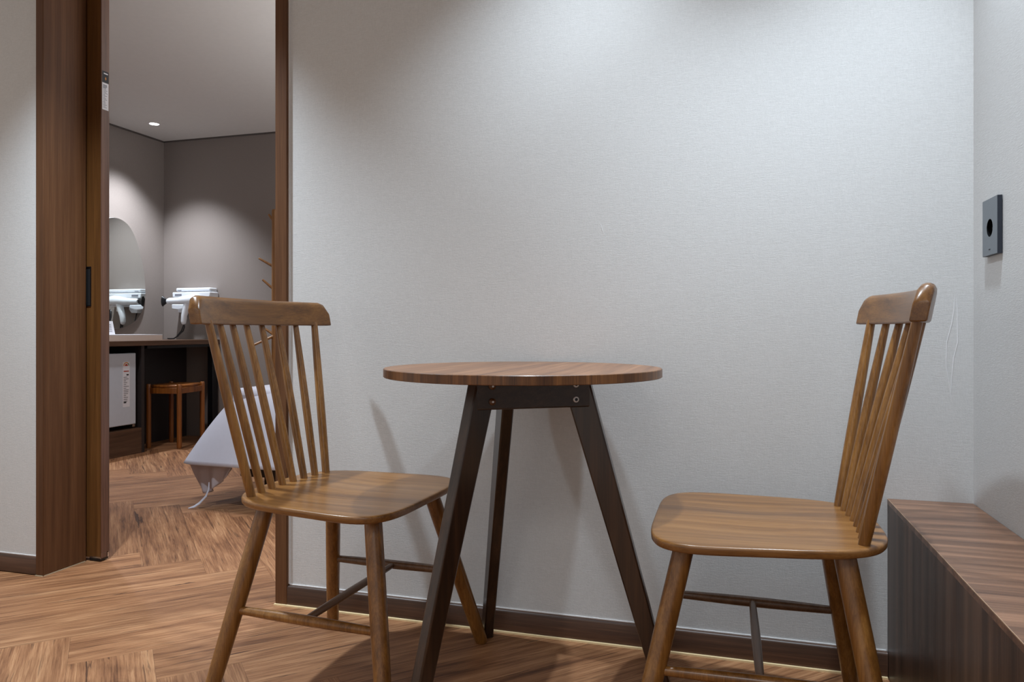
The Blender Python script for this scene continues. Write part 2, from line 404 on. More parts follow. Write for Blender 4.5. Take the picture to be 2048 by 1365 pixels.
# flush pull: frame and recess on the face
hz0, hz1 = 0.885, 1.023; hx0, hx1 = -2.156, -2.127
dm = bmesh.new(); dbox(dm, hx0, hx1, 2.0405, 2.0435, hz0, hz0 + 0.004); dbox(dm, hx0, hx1, 2.0405, 2.0435, hz1 - 0.004, hz1)
dbox(dm, hx1 - 0.003, hx1, 2.0405, 2.0435, hz0 + 0.004, hz1 - 0.004); dbox(dm, -2.1415, -2.1405, 2.0408, 2.0435, hz0 + 0.004, hz1 - 0.004)
hp = obj('handle', dm, M['black'], door)
dm = bmesh.new(); dbox(dm, hx0, hx1 - 0.003, 2.0425, 2.0434, hz0 + 0.004, hz1 - 0.004)
obj('handle_recess', dm, M['blacksoft'], hp)
# sticker on the leading edge
dm = bmesh.new(); dbox(dm, DX, DX + 0.0006, 2.046, 2.073, 1.568, 1.702); st = obj('sticker', dm, M['paper_w'], door, smooth=False); st['label'] = 'narrow black and white product sticker on the door edge'
dm = bmesh.new(); dbox(dm, DX + 0.0006, DX + 0.0010, 2.046, 2.073, 1.662, 1.702); obj('sticker_header', dm, M['ink'], st, smooth=False)
dm = bmesh.new(); dbox(dm, DX + 0.0010, DX + 0.0014, 2.052, 2.069, 1.692, 1.696); obj('sticker_title', dm, M['paper_w'], st, smooth=False)
dm = bmesh.new()
prism(dm, [(-0.003, 0), (0, -0.0065), (0.003, 0), (0, 0.0065)], 0, 0.0004, lambda a, b, c: (0.001 + c, 2.060 - 2.06 + a, 1.677 + b))
obj('sticker_emblem', dm, M['orange'], st, smooth=False)
dm = bmesh.new(); zz = 1.652
for i in range(18):
    wdt = random.uniform(0.008, 0.019); y0 = 2.0485 + random.uniform(0, 0.002)
    dbox(dm, DX + 0.0006, DX + 0.0009, y0, y0 + wdt, zz, zz + (0.0032 if i < 3 else 0.0016)); zz -= 0.0045
obj('sticker_print', dm, M['ink2'], st, smooth=False)

# ------------------------------------------------------------------ bench ledge along the right wall
bn = thing('wall_ledge', 'low walnut laminate ledge along the right wall, its top striped across', 'ledge', (0.437, 0.3, 0))
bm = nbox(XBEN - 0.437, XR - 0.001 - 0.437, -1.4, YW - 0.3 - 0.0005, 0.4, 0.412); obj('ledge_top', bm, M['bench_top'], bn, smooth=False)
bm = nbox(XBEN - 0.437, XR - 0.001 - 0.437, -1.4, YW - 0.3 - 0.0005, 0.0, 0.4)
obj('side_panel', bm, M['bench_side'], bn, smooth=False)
bm = nbox(XBEN - 0.437 - 0.0006, XBEN - 0.437, -1.4, YW - 0.3 - 0.0005, 0.4105, 0.4123); obj('edge_banding', bm, M['bench_line'], bn, smooth=False)

# ------------------------------------------------------------------ wall outlet
ol = thing('wall_outlet', 'slim grey rectangular wall plate with a round dark socket on the right wall', 'outlet', (XR, 1.739, 1.0145))
bm = bmesh.new(); box(bm, -0.0012, -0.0002, -0.038, 0.038, -0.05, 0.05); obj('mounting_frame', bm, M['black'], ol)
# plate with a round hole, built as a ring
def ringplate(xf, xb, hr, hy, hz, zc=-0.002, seg=64):
    bm = bmesh.new(); I = []; O = []
    for k in range(seg):
        a = 2 * PI * k / seg; cx, cz = math.cos(a), math.sin(a)
        s_ = min(hy / max(abs(cx), 1e-6), hz / max(abs(cz), 1e-6))
        I.append((cx * hr, cz * hr + zc)); O.append([cx * s_, cz * s_])
    for cy_, cz_ in ((hy, hz), (-hy, hz), (-hy, -hz), (hy, -hz)):
        k = min(range(seg), key=lambda q: (O[q][0] - cy_) ** 2 + (O[q][1] - cz_) ** 2); O[k] = [cy_, cz_]
    L = [[bm.verts.new((x, p[0], p[1])) for p in P] for x, P in ((xf, I), (xf, O), (xb, O), (xb, I))]
    for A_, B_ in ((L[0], L[1]), (L[1], L[2]), (L[2], L[3]), (L[3], L[0])):
        for k in range(seg): bm.faces.new([A_[k], A_[(k + 1) % seg], B_[(k + 1) % seg], B_[k]])
    bmesh.ops.recalc_face_normals(bm, faces=bm.faces)
    return bm
obj('plate_body', ringplate(-0.0095, -0.0012, 0.0182, 0.045, 0.0585), M['outlet_side'], ol, smooth=False)
obj('face_plate', ringplate(-0.0101, -0.0095, 0.0185, 0.0444, 0.0579), M['outlet'], ol, smooth=False)
bm = bmesh.new()
lathe(bm, [(0.0181, 0.0100), (0.0178, 0.0098), (0.0174, 0.0020), (0.0005, 0.0018)], seg=48, cap=False)
for v in bm.verts: v.co = Vector((-v.co.z, v.co.x, v.co.y - 0.002))
sk = obj('socket', bm, M['pit'], ol)
bm = bmesh.new()
for s_ in (-1, 1):
    lathe(bm, [(0.0025, 0), (0.0025, 0.0004)], seg=16)
for i, v in enumerate(bm.verts):
    sgn = -1 if i < len(bm.verts) // 2 else 1
    v.co = Vector((-0.0021 - v.co.z, v.co.x + sgn * 0.0075, v.co.y - 0.002))
obj('socket_holes', bm, M['outlet_side'], sk)
bm = bmesh.new()
for i in range(4): box(bm, -0.0106, -0.0102, -0.004 + i * 0.0024, -0.004 + i * 0.0024 + 0.0017, -0.0475, -0.0455)
obj('printed_mark', bm, M['ink'], ol, smooth=False)

# ------------------------------------------------------------------ dining chairs
SZ = 0.429
def seat_z(y): return SZ - 0.0143 * y
def chair(name, label, loc, rz):
    c = thing(name, label, 'chair', loc, rz, 'dining chairs at the round table')
    A, B, K, N_ = 0.2133, 0.2098, 0.1019, 4.6
    def outl(s, q, zf, dx=0.0):
        pts = []
        for k in range(q):
            t_ = 2 * PI * k / q; cx, sx = math.cos(t_), math.sin(t_)
            n_ = N_ if sx > 0 else 3.6
            x = math.copysign(abs(cx) ** (2 / n_), cx) * A; y = math.copysign(abs(sx) ** (2 / n_), sx) * B
            x *= (1 + K * y / B); L_ = math.hypot(x, y); f = max(0.0, (L_ * s - dx)) / L_
            x *= f; y *= f
            pts.append((x, y, seat_z(y) + zf(x, y)))
        return pts
    def dish(x, y):
        d = 0.0
        for sx_ in (-0.085, 0.085):
            d -= 0.006 * math.exp(-(((x - sx_) / 0.06) ** 2 + ((y - 0.02) / 0.10) ** 2))
        return d
    q = 96; bm = bmesh.new(); rings = []
    spec = [(0.12, 0, 1, 0), (0.3, 0, 1, 0), (0.5, 0, 1, 0), (0.7, 0, 1, 0), (0.85, 0, 1, 0), (0.95, 0, 1, 0), (1, 0.0045, 0, 0), (1, 0.0012, 0, -0.0012), (1, 0, 0, -0.004), (1, 0.0004, 0, -0.0125), (1, 0.003, 0, -0.0155), (1, 0.016, 0, -0.0195), (1, 0.03, 0, -0.0215), (0.5, 0, 0, -0.022)]
    for s, dx, dd, dz in spec:
        rings.append([bm.verts.new(p) for p in outl(s, q, lambda x, y: dish(x, y) * dd + dz, dx)])
    for a, b in zip(rings, rings[1:]):
        for k in range(q): bm.faces.new([a[k], b[k], b[(k + 1) % q], a[(k + 1) % q]])
    cv = bm.verts.new((0, 0, seat_z(0) + dish(0, 0)))
    for k in range(q): bm.faces.new([cv, rings[0][k], rings[0][(k + 1) % q]])
    bm.faces.new(rings[-1])
    bmesh.ops.recalc_face_normals(bm, faces=bm.faces)
    obj('seat', bm, M['chair_seat'], c, angle=50)
    # legs
    zt = SZ - 0.014
    tops = {(1, 1): (0.137, 0.142), (-1, 1): (-0.137, 0.142), (1, -1): (0.133, -0.127), (-1, -1): (-0.133, -0.127)}
    feet = {(1, 1): (0.2532, 0.2369), (-1, 1): (-0.2532, 0.2369), (1, -1): (0.2429, -0.198), (-1, -1): (-0.2429, -0.198)}
    def on(k, z):
        (x0, y0), (x1, y1) = tops[k], feet[k]; f = (zt - z) / zt
        return Vector((x0 + (x1 - x0) * f, y0 + (y1 - y0) * f, z))
    for k in tops:
        obj('leg', rod(on(k, seat_z(tops[k][1]) - 0.0195), on(k, 0.0), 0.0188, 0.0156, mid=0.0184, end=0.12, seg=24), M['chair'], c)
    zs_ = 0.194
    for sx_ in (-1, 1):
        a, b = on((sx_, -1), zs_), on((sx_, 1), zs_)
        d = (b - a).normalized() * 0.012
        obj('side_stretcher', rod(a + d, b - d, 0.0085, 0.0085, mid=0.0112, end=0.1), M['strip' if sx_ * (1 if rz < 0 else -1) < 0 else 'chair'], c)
    l_, r_ = (on((-1, -1), zs_) + on((-1, 1), zs_)) / 2, (on((1, -1), zs_) + on((1, 1), zs_)) / 2
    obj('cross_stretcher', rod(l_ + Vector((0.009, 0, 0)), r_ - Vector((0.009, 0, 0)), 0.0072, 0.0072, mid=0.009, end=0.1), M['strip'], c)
    # spindles
    zr = 0.822
    for k in range(8):
        x = 1 - 2 * k / 7
        b_ = Vector((0.147 * x, -0.157 - 0.010 * (1 - x * x), 0)); b_.z = seat_z(b_.y) - 0.004
        t_ = Vector((0.201 * x, -0.2295 - 0.040 * (1 - x * x), zr))
        big_ = k in (0, 7)
        obj('spindle', rod(b_, t_, 0.0098 if big_ else 0.0085, 0.0085 if big_ else 0.0070, mid=0.0108 if big_ else 0.0098, end=0.05, seg=18), M['chair'], c)
    # crest rail: curved, rounded over the top, corners rounded
    bm = bmesh.new(); n = 40; RX = 0.2513; rings = []
    for i in range(n + 1):
        x = -1 + 2 * i / n
        yc = -0.2175 - 0.046 * (1 - x * x); 
        e = abs(x); dy = 0.092 * x   # slope of curve
        nx, ny = 0.0, 1.0
        L_ = math.hypot(dy / RX * 1.0, 1); nx, ny = -(0.092 * x) / RX / L_, 1 / L_
        endd = (1 - e) * RX
        zb = 0.8155; Ht = 0.0615
        rc = 0.028
        top = zb + Ht
        if endd < rc: top = zb + Ht - rc + math.sqrt(max(0, rc * rc - (rc - endd) ** 2)) * 1.0
        th = 0.0128
        ring = []
        prof = [(-1, 0.0), (-1, 0.25), (-1, 0.5), (-1, 0.75), (-0.92, 0.87), (-0.65, 0.955), (-0.25, 0.995), (0.25, 0.995), (0.65, 0.955), (0.92, 0.87), (1, 0.75), (1, 0.5), (1, 0.25), (1, 0.0), (0.8, -0.03), (-0.8, -0.03)]
        for s, h in prof:
            z = zb + (top - zb) * h
            lean = -(z - zb) * 0.19
            ring.append(bm.verts.new((RX * x + nx * th * s, yc + lean + ny * th * s, z)))
        rings.append(ring)
    m_ = len(rings[0])
    for a, b in zip(rings, rings[1:]):
        for k in range(m_): bm.faces.new([a[k], a[(k + 1) % m_], b[(k + 1) % m_], b[k]])
    bm.faces.new(rings[0]); bm.faces.new(rings[-1][::-1])
    bmesh.ops.recalc_face_normals(bm, faces=bm.faces)
    obj('crest_rail', bm, M['chair_rail'], c, angle=55, bevel=0.0025)
    return c
chair('dining_chair', 'honey brown spindle-back wooden chair left of the round table, beside the doorway', (-0.858, 1.5517, 0), math.radians(-92.5))
chair('dining_chair', 'honey brown spindle-back wooden chair right of the round table, backed up to the wall ledge', (0.0636, 1.5377, 0), math.radians(90.3))

# ------------------------------------------------------------------ round table
TX, TY, TR, TZ = -0.4385, 1.566, 0.3025, 0.7195
tb = thing('round_table', 'small round walnut-topped table on three dark splayed legs', 'table', (TX, TY, 0))
th = 0.0185
bm = bmesh.new(); lathe(bm, [(TR - 0.0015, TZ - th), (TR, TZ - th + 0.0012), (TR, TZ - 0.0012), (TR - 0.0015, TZ)], seg=128, mi=[1, 1, 1])
for v in bm.verts: pass
obj('tabletop', bm, [M['top'], M['topedge']], tb, angle=30)
LA = [math.radians(a) for a in (-117.4, 2.6, 122.6)]
zt = TZ - th
for i, a in enumerate(LA):
    # tapered flat leg, wide face tangential
    d = Vector((math.cos(a), math.sin(a), 0)); s_ = Vector((-math.sin(a), math.cos(a), 0))
    bm = bmesh.new()
    r0, r1 = 0.118, 0.318
    def ring(z, rc, wr, wt):
        return [bm.verts.new(tuple(d * (rc + x * wr) + s_ * (y * wt) + Vector((0, 0, z)))) for x, y in ((-1, -1), (1, -1), (1, 1), (-1, 1))]
    a1 = ring(zt - 0.0005, r0, 0.0305, 0.0145); a1b = ring(zt - 0.055, r0 + (r1 - r0) * 0.0785, 0.0293, 0.0145); a2 = ring(0.0, r1, 0.0165, 0.013)
    for p, q_ in ((a1, a1b), (a1b, a2)):
        for k in range(4): bm.faces.new([p[k], p[(k + 1) % 4], q_[(k + 1) % 4], q_[k]])
    bm.faces.new(a1[::-1]); bm.faces.new(a2)
    bmesh.ops.recalc_face_normals(bm, faces=bm.faces)
    obj('leg', bm, M['leg'], tb, bevel=0.0035)
# aprons between legs, with bolts and wooden plugs
for i in range(3):
    a, b = LA[i], LA[(i + 1) % 3]
    ra_ = 0.158 if i == 0 else 0.075; pa = Vector((math.cos(a), math.sin(a), 0)) * ra_; pb = Vector((math.cos(b), math.sin(b), 0)) * ra_
    mid = (pa + pb) / 2; ax = (pb - pa).normalized(); L_ = (pb - pa).length
    out = Vector((mid.x, mid.y, 0)).normalized()
    mtx = Matrix(((ax.x, out.x, 0, mid.x), (ax.y, out.y, 0, mid.y), (0, 0, 1, 0), (0, 0, 0, 1)))
    bm = nbox(-(0.1255 if i == 0 else 0.045), 0.1255 if i == 0 else 0.045, -0.009, 0.009, zt - 0.064, zt - 0.001); bm.transform(mtx)
    ap = obj('apron', bm, M['apron'], tb, bevel=0.003)
    for sx_ in (-1, 1):
        for zz in (zt - 0.015, zt - 0.047):
            if i: continue
            dowel = sx_ < 0
            prof = [(0.0072, 0), (0.0072, 0.004), (0.0055, 0.0062), (0.0025, 0.0072)] if dowel else [(0.0066, 0), (0.0066, 0.0018), (0.0056, 0.0030), (0.0036, 0.0032), (0.0032, 0.0012), (0.0005, 0.0011)]
            def place(prof_, dz=0.0):
                bm = bmesh.new(); lathe(bm, prof_, seg=24)
                for v in bm.verts: v.co = Vector((v.co.x + sx_ * 0.092, 0.009 + dz + v.co.z, v.co.y + zz))
                bm.transform(mtx); bmesh.ops.recalc_face_normals(bm, faces=bm.faces); return bm
            bo = obj('dowel_plug' if dowel else 'bolt', place(prof), M['topedge'] if dowel else M['nickel'], ap)
            if not dowel:
                obj('bolt_recess', place([(0.0031, 0.0012), (0.0031, 0.0026)]), M['black'], ap)
            else:
                obj('dowel_pin', place([(0.0022, 0.007), (0.0022, 0.0082)]), M['nickel'], ap)

# ------------------------------------------------------------------ bedroom: desk, fridge, stool
dk = thing('desk', 'long dark walnut desk along the bedroom left wall under the mirror', 'desk', (-3.935, 3.85, 0))
def db(x0, x1, y0, y1, z0, z1): return nbox(x0 + 3.935, x1 + 3.935, y0 - 3.85, y1 - 3.85, z0, z1)
obj('desktop', db(XB + 0.001, -3.68, 2.9, YB - 0.001, 0.702, 0.735), M['deskwood'], dk, bevel=0.002)
obj('divider_panel', db(XB + 0.02, -3.70, 3.95, 3.975, 0.0, 0.702), M['deskdark'], dk, smooth=False)
obj('plinth', db(XB + 0.02, -3.70, 2.95, 3.95, 0.0, 0.165), M['deskwood'], dk, smooth=False)
obj('back_panel', db(-4.0, -3.97, 3.975, YB - 0.013, 0.0, 0.702), M['deskdark'], dk, smooth=False)
obj('leg', db(-3.73, -3.685, 4.625, 4.685, 0.0, 0.702), M['black'], dk, bevel=0.002)
obj('crossbar', db(-3.97, -3.70, 4.0, 4.62, 0.682, 0.702), M['black'], dk, smooth=False)

fr = thing('mini_fridge', 'pale grey mini fridge with an energy label in the niche under the desk', 'fridge', (-3.93, 3.68, 0.165))
def fb(x0, x1, y0, y1, z0, z1): return nbox(x0 + 3.93, x1 + 3.93, y0 - 3.68, y1 - 3.68, z0 - 0.165, z1 - 0.165)
obj('body', fb(-4.15, -3.765, 3.45, 3.922, 0.19, 0.652), M['fridge'], fr, bevel=0.004)
fd = obj('door', fb(-3.76, -3.72, 3.445, 3.925, 0.192, 0.655), M['fridge'], fr, bevel=0.005)
bm = fb(-3.765, -3.725, 3.90, 3.922, 0.176, 0.191); obj('hinge', bm, M['chrome'], fr)
for yy in (3.47, 3.90):
    for xx in (-4.12, -3.80):
        obj('foot', fb(xx - 0.012, xx + 0.012, yy - 0.012, yy + 0.012, 0.165, 0.19), M['black'], fr)
bm = fb(-3.7199, -3.7194, 3.815, 3.872, 0.31, 0.60)
lb = obj('energy_label', bm, M['paper_w'], fd, smooth=False); lb['label'] = 'tall energy rating sticker with a round coloured dial'
def arc(r0, r1, a0, a1, cy, cz, m_, nm):
    bm = bmesh.new(); n = 14; A_ = []; B_ = []
    for i in range(n + 1):
        a = a0 + (a1 - a0) * i / n
        A_.append(bm.verts.new((-3.7188 + 3.93, cy - 3.68 + r0 * math.cos(a), cz - 0.165 + r0 * math.sin(a)))); B_.append(bm.verts.new((-3.7188 + 3.93, cy - 3.68 + r1 * math.cos(a), cz - 0.165 + r1 * math.sin(a))))
    for i in range(n): bm.faces.new([A_[i], A_[i + 1], B_[i + 1], B_[i]])
    return bm
obj('dial_arc', arc(0.017, 0.023, 0.9, PI, 3.8435, 0.575, M['orange'], 'a'), M['orange'], lb, smooth=False)
obj('dial_arc', arc(0.017, 0.023, 0.0, 0.9, 3.8435, 0.575, M['green'], 'a'), M['green'], lb, smooth=False)
obj('dial_face', arc(0.0005, 0.012, 0, PI, 3.8435, 0.574, M['red'], 'a'), M['red'], lb, smooth=False)
obj('red_heading', fb(-3.7192, -3.7188, 3.822, 3.864, 0.537, 0.543), M['red'], lb, smooth=False)
bm = bmesh.new(); zz = 0.512
for i in range(16):
    y0 = 3.822; wdt = random.uniform(0.018, 0.042); hgt = 0.009 if i in (0, 15) else 0.0028
    if i == 0: y0 = 3.845; wdt = 0.018
    b2 = (-3.7192 + 3.93, -3.7188 + 3.93, y0 - 3.68, y0 + wdt - 3.68, zz - 0.165, zz + hgt - 0.165); box(bm, *b2); zz -= 0.0118
obj('label_print', bm, M['ink'], lb, smooth=False)

# stool
PA, PB_, PC, PD = (-3.800, 4.120), (-3.578, 4.155), (-3.845, 4.385), (-3.617, 4.430)
cx, cy = sum(p[0] for p in (PA, PB_, PC, PD)) / 4, sum(p[1] for p in (PA, PB_, PC, PD)) / 4
stl = thing('stool', 'orange-brown wooden stool with four round legs tucked under the desk', 'stool', (cx, cy, 0))
for p in (PA, PB_, PC, PD):
    obj('leg', rod((p[0] - cx, p[1] - cy, 0), (p[0] - cx, p[1] - cy, 0.437), 0.0165, 0.0165, end=0.25), M['stool'], stl)
bm = bmesh.new()
corn = [PA, PB_, PD, PC]; pts = []
for i in range(4):
    p, nx_ = corn[i], corn[(i + 1) % 4]
    for f in (0.1, 0.5, 0.9):
        x = p[0] + (nx_[0] - p[0]) * f - cx; y = p[1] + (nx_[1] - p[1]) * f - cy
        s_ = 1.10 if f == 0.5 else 1.0
        pts.append((x * s_, y * s_))
prism(bm, pts, 0.412, 0.431); obj('seat', bm, M['stool'], stl, bevel=0.006, angle=60)
for i in range(4):
    p, q_ = corn[i], corn[(i + 1) % 4]
    a = Vector((p[0] - cx, p[1] - cy, 0)); b = Vector((q_[0] - cx, q_[1] - cy, 0)); ax = (b - a).normalized(); L_ = (b - a).length; o_ = Vector((-ax.y, ax.x, 0)); m0 = (a + b) / 2
    bm = nbox(-L_ / 2 + 0.012, L_ / 2 - 0.012, -0.008, 0.008, 0.372, 0.412)
    bm.transform(Matrix(((ax.x, o_.x, 0, m0.x), (ax.y, o_.y, 0, m0.y), (0, 0, 1, 0), (0, 0, 0, 1)))); obj('apron', bm, M['stool'], stl, bevel=0.002)

# mirror: pebble shape on the left wall
mr = thing('wall_mirror', 'frameless pebble-shaped mirror on the bedroom left wall above the desk', 'mirror', (XB, 4.22, 1.2))
ctrl = [(0.271, 1.068), (0.262, 1.20), (0.235, 1.32), (0.185, 1.46), (0.115, 1.56), (0.02, 1.60), (-0.08, 1.585), (-0.16, 1.52), (-0.22, 1.40), (-0.26, 1.25), (-0.27, 1.10), (-0.255, 0.97), (-0.20, 0.875), (-0.11, 0.825), (0.0, 0.815), (0.10, 0.835), (0.19, 0.885), (0.245, 0.96)]
def smooth_loop(ps, k=5):
    out = []; n = len(ps)
    for i in range(n):
        p0, p1, p2, p3 = ps[i - 1], ps[i], ps[(i + 1) % n], ps[(i + 2) % n]
        for j in range(k):
            t_ = j / k
            out.append(tuple(0.5 * (2 * p1[c_] + (p2[c_] - p0[c_]) * t_ + (2 * p0[c_] - 5 * p1[c_] + 4 * p2[c_] - p3[c_]) * t_ ** 2 + (3 * p1[c_] - p0[c_] - 3 * p2[c_] + p3[c_]) * t_ ** 3) for c_ in range(2)))
    return out
lp = smooth_loop(ctrl)
bm = bmesh.new(); prism(bm, [(a, b) for a, b in lp], 0.012, 0.0165, lambda a, b, c_: (c_, a, b - 1.2)); obj('backing', bm, M['caulk'], mr, smooth=False)
bm = bmesh.new(); prism(bm, [(a * 0.998, 1.2 + (b - 1.2) * 0.998) for a, b in lp], 0.0168, 0.020, lambda a, b, c_: (c_, a, b - 1.2)); obj('glass', bm, M['mirror'], mr, smooth=False)
bm = nbox(0, 0.012, -0.12, 0.12, -0.1, 0.1); obj('hanger', bm, M['deskdark'], mr)

# recessed light in the bedroom ceiling
cl = thing('recessed_light', 'small round recessed downlight glowing in the bedroom ceiling', 'light', (-3.89, 4.27, ZCEIL))
bm = bmesh.new(); lathe(bm, [(0.040, 0), (0.040, -0.002), (0.031, -0.003), (0.031, 0)], seg=36, cap=False); obj('trim_ring', bm, M['caulk'], cl)
bm = bmesh.new(); lathe(bm, [(0.031, -0.0005), (0.0305, -0.0015)], seg=36); obj('lens', bm, M['lamp'], cl)

# ------------------------------------------------------------------ hairdryer, holder, things on the desk
hd = thing('dryer_holder', 'white wall-mounted hairdryer holder box on the bedroom back wall', 'holder', (-3.86, YB, 1.05))
def hb(x0, x1, y0, y1, z0, z1): return nbox(x0 + 3.86, x1 + 3.86, y0 - YB, y1 - YB, z0 - 1.05, z1 - 1.05)
obj('upper_lid', hb(-4.005, -3.70, 4.615, YB - 0.001, 1.096, 1.122), M['white'], hd, bevel=0.008, angle=60)
obj('housing', hb(-4.025, -3.69, 4.60, YB - 0.001, 1.050, 1.090), M['white'], hd, bevel=0.006, angle=60)
obj('vent_strip', hb(-4.0, -3.94, 4.5985, 4.6005, 1.062, 1.076), M['ink2'], hd)
obj('vent_strip', hb(-3.99, -3.955, 4.6135, 4.6155, 1.100, 1.106), M['ink2'], hd)
obj('spine', hb(-3.93, -3.70, 4.64, YB - 0.001, 0.985, 1.098), M['white'], hd, bevel=0.004)
bm = bmesh.new()
prism(bm, [(-4.04, 1.000), (-4.04, 0.965), (-3.985, 0.958), (-3.98, 0.936), (-3.925, 0.936), (-3.90, 0.965), (-3.91, 0.998)], 4.61, 4.69, lambda a, b, c_: (a + 3.86, c_ - YB, b - 1.05))
obj('cradle', bm, M['white'], hd, bevel=0.005, angle=60)

hdr = thing('hairdryer', 'white hairdryer with a black nozzle hanging in its wall holder above the desk', 'hairdryer', (-3.90, 4.57, 1.02))
def ht(pts, rr, **k): return tube(bmesh.new(), [(x + 3.90, y - 4.57, z - 1.02) for x, y, z in pts], rr, **k)
obj('barrel', ht([(-4.035, 4.565, 1.022), (-4.02, 4.565, 1.022), (-3.93, 4.565, 1.024), (-3.87, 4.565, 1.028), (-3.81, 4.565, 1.03), (-3.78, 4.565, 1.03), (-3.765, 4.565, 1.03)], [0.018, 0.024, 0.027, 0.034, 0.042, 0.036, 0.014], seg=24), M['white'], hdr, angle=60)
obj('handle', ht([(-3.855, 4.565, 1.01), (-3.872, 4.565, 0.955), (-3.886, 4.565, 0.915), (-3.892, 4.565, 0.87), (-3.890, 4.565, 0.853), (-3.889, 4.565, 0.846)], [0.026, 0.024, 0.022, 0.020, 0.016, 0.007], seg=20), M['white'], hdr, angle=60)
obj('nozzle', ht([(-4.030, 4.565, 1.022), (-4.045, 4.565, 1.022), (-4.080, 4.565, 1.022)], [0.013, 0.016, 0.040], seg=24, flat=0.45), M['black'], hdr)
obj('cord', ht([(-3.889, 4.565, 0.85), (-3.885, 4.565, 0.83), (-3.90, 4.57, 0.80), (-3.93, 4.575, 0.78), (-3.955, 4.575, 0.758), (-3.985, 4.57, 0.742), (-4.01, 4.56, 0.7405), (-4.03, 4.56, 0.742), (-4.035, 4.58, 0.7405), (-4.01, 4.60, 0.742), (-3.985, 4.60, 0.756), (-3.95, 4.61, 0.80), (-3.94, 4.625, 0.85), (-3.93, 4.66, 0.935)], [0.0045] * 14, seg=10), M['black'], hdr, angle=80)

plg = thing('plug_adapter', 'small white plug adapter with a black cord on the bedroom back wall', 'adapter', (-3.752, YB, 0.985))
bm = nbox(-0.021, 0.021, -0.04, -0.001, -0.035, 0.035); obj('housing', bm, M['white'], plg, bevel=0.005)
bm = tube(bmesh.new(), [(0, -0.02, -0.035), (0.0, -0.022, -0.09), (-0.008, -0.02, -0.14), (0.004, -0.018, -0.19), (0.0, -0.018, -0.2455)], [0.004, 0.004, 0.006, 0.006, 0.005], seg=10); obj('cord', bm, M['black'], plg)

tr = nbox(-0.12, 0.12, -0.30, 0.30, 0, 0.034); box(tr, -0.12, 0.12, -0.30, 0.30, 0.034, 0.040, 1)
o = obj('tray_box', tr, [M['traymat'], M['paper_w']], smooth=False); o.location = (-3.93, 3.96, 0.735); tag(o, 'flat cream box with a white lid lying on the desk', 'box')
nb = thing('notice_card', 'small white printed card standing on the flat cream box', 'card', (-3.885, 3.862, 0.775))
bm = bmesh.new(); prism(bm, [(-0.022, 0), (0.022, 0), (0.001, 0.088), (-0.001, 0.088)], 0, 0.075, lambda a, b, c_: (a, c_ - 0.0375, b)); obj('card', bm, M['paper_w'], nb, smooth=False)
bm = bmesh.new()
for i in range(5):
    zz = 0.02 + i * 0.011; xx = 0.022 - 0.021 * zz / 0.088
    v = [bm.verts.new((xx + 0.0006, y, z)) for y, z in ((-0.02, zz), (0.018, zz), (0.018, zz + 0.003), (-0.02, zz + 0.003))]; v[2].co.x -= 0.0007; v[3].co.x -= 0.0007; bm.faces.new(v)
obj('printed_lines', bm, M['ink2'], nb, smooth=False)
hbm = thing('hairbrush', 'dark hairbrush standing upright on the desk behind the printed card', 'hairbrush', (-4.085, 4.06, 0.735))
bm = bmesh.new(); lathe(bm, [(0.028, 0), (0.032, 0.085), (0.029, 0.085), (0.026, 0.01), (0.001, 0.009)], seg=28, cap=False); obj('cup', bm, M['blacksoft'], hbm)
bm = tube(bmesh.new(), [(0, 0, 0.012), (0.0, 0.003, 0.08), (0.0, 0.008, 0.12), (0.0, 0.013, 0.16), (0.0, 0.017, 0.195), (0, 0.02, 0.212)], [0.006, 0.008, 0.012, 0.019, 0.017, 0.006], seg=16, flat=0.5); obj('brush', bm, M['black'], hbm, angle=60)

# coat rack
RXX, RYY = -3.104, 4.56
rk = thing('coat_rack', 'slender beech coat rack with angled pegs against the bedroom back wall', 'coat rack', (RXX, RYY, 0))
obj('pole', rod((0, 0, 0.02), (-0.008, 0, 1.665), 0.026, 0.0185, end=0.25), M['rack'], rk)
pegs = [((-0.008, 0, 1.575), (-0.045, -0.015, 1.630)), ((-0.01, 0, 1.255), (-0.122, -0.02, 1.318)), ((0.0, 0, 1.085), (-0.092, -0.02, 1.165)), ((0, 0, 0.765), (-0.085, -0.02, 0.822)), ((0, -0.01, 0.765), (-0.13, -0.10, 0.69)),
        ((0.0, 0, 1.42), (0.11, 0.01, 1.49)), ((0.0, 0, 1.17), (0.10, -0.01, 1.24))]
for a, b in pegs: obj('peg', rod(a, b, 0.010, 0.0075, n=4, end=0.2, seg=12), M['rack'], rk)
for i in range(4):
    a = PI / 4 + i * PI / 2
    if math.sin(a) > 0: a = PI / 2 + (a - PI / 2) * 1.5
    obj('foot', rod((0.01 * math.cos(a), 0.01 * math.sin(a), 0.16), (0.20 * math.cos(a), min(0.125, 0.20 * math.sin(a)), 0.008), 0.012, 0.010, n=4, end=0.2, seg=12), M['rack'], rk)

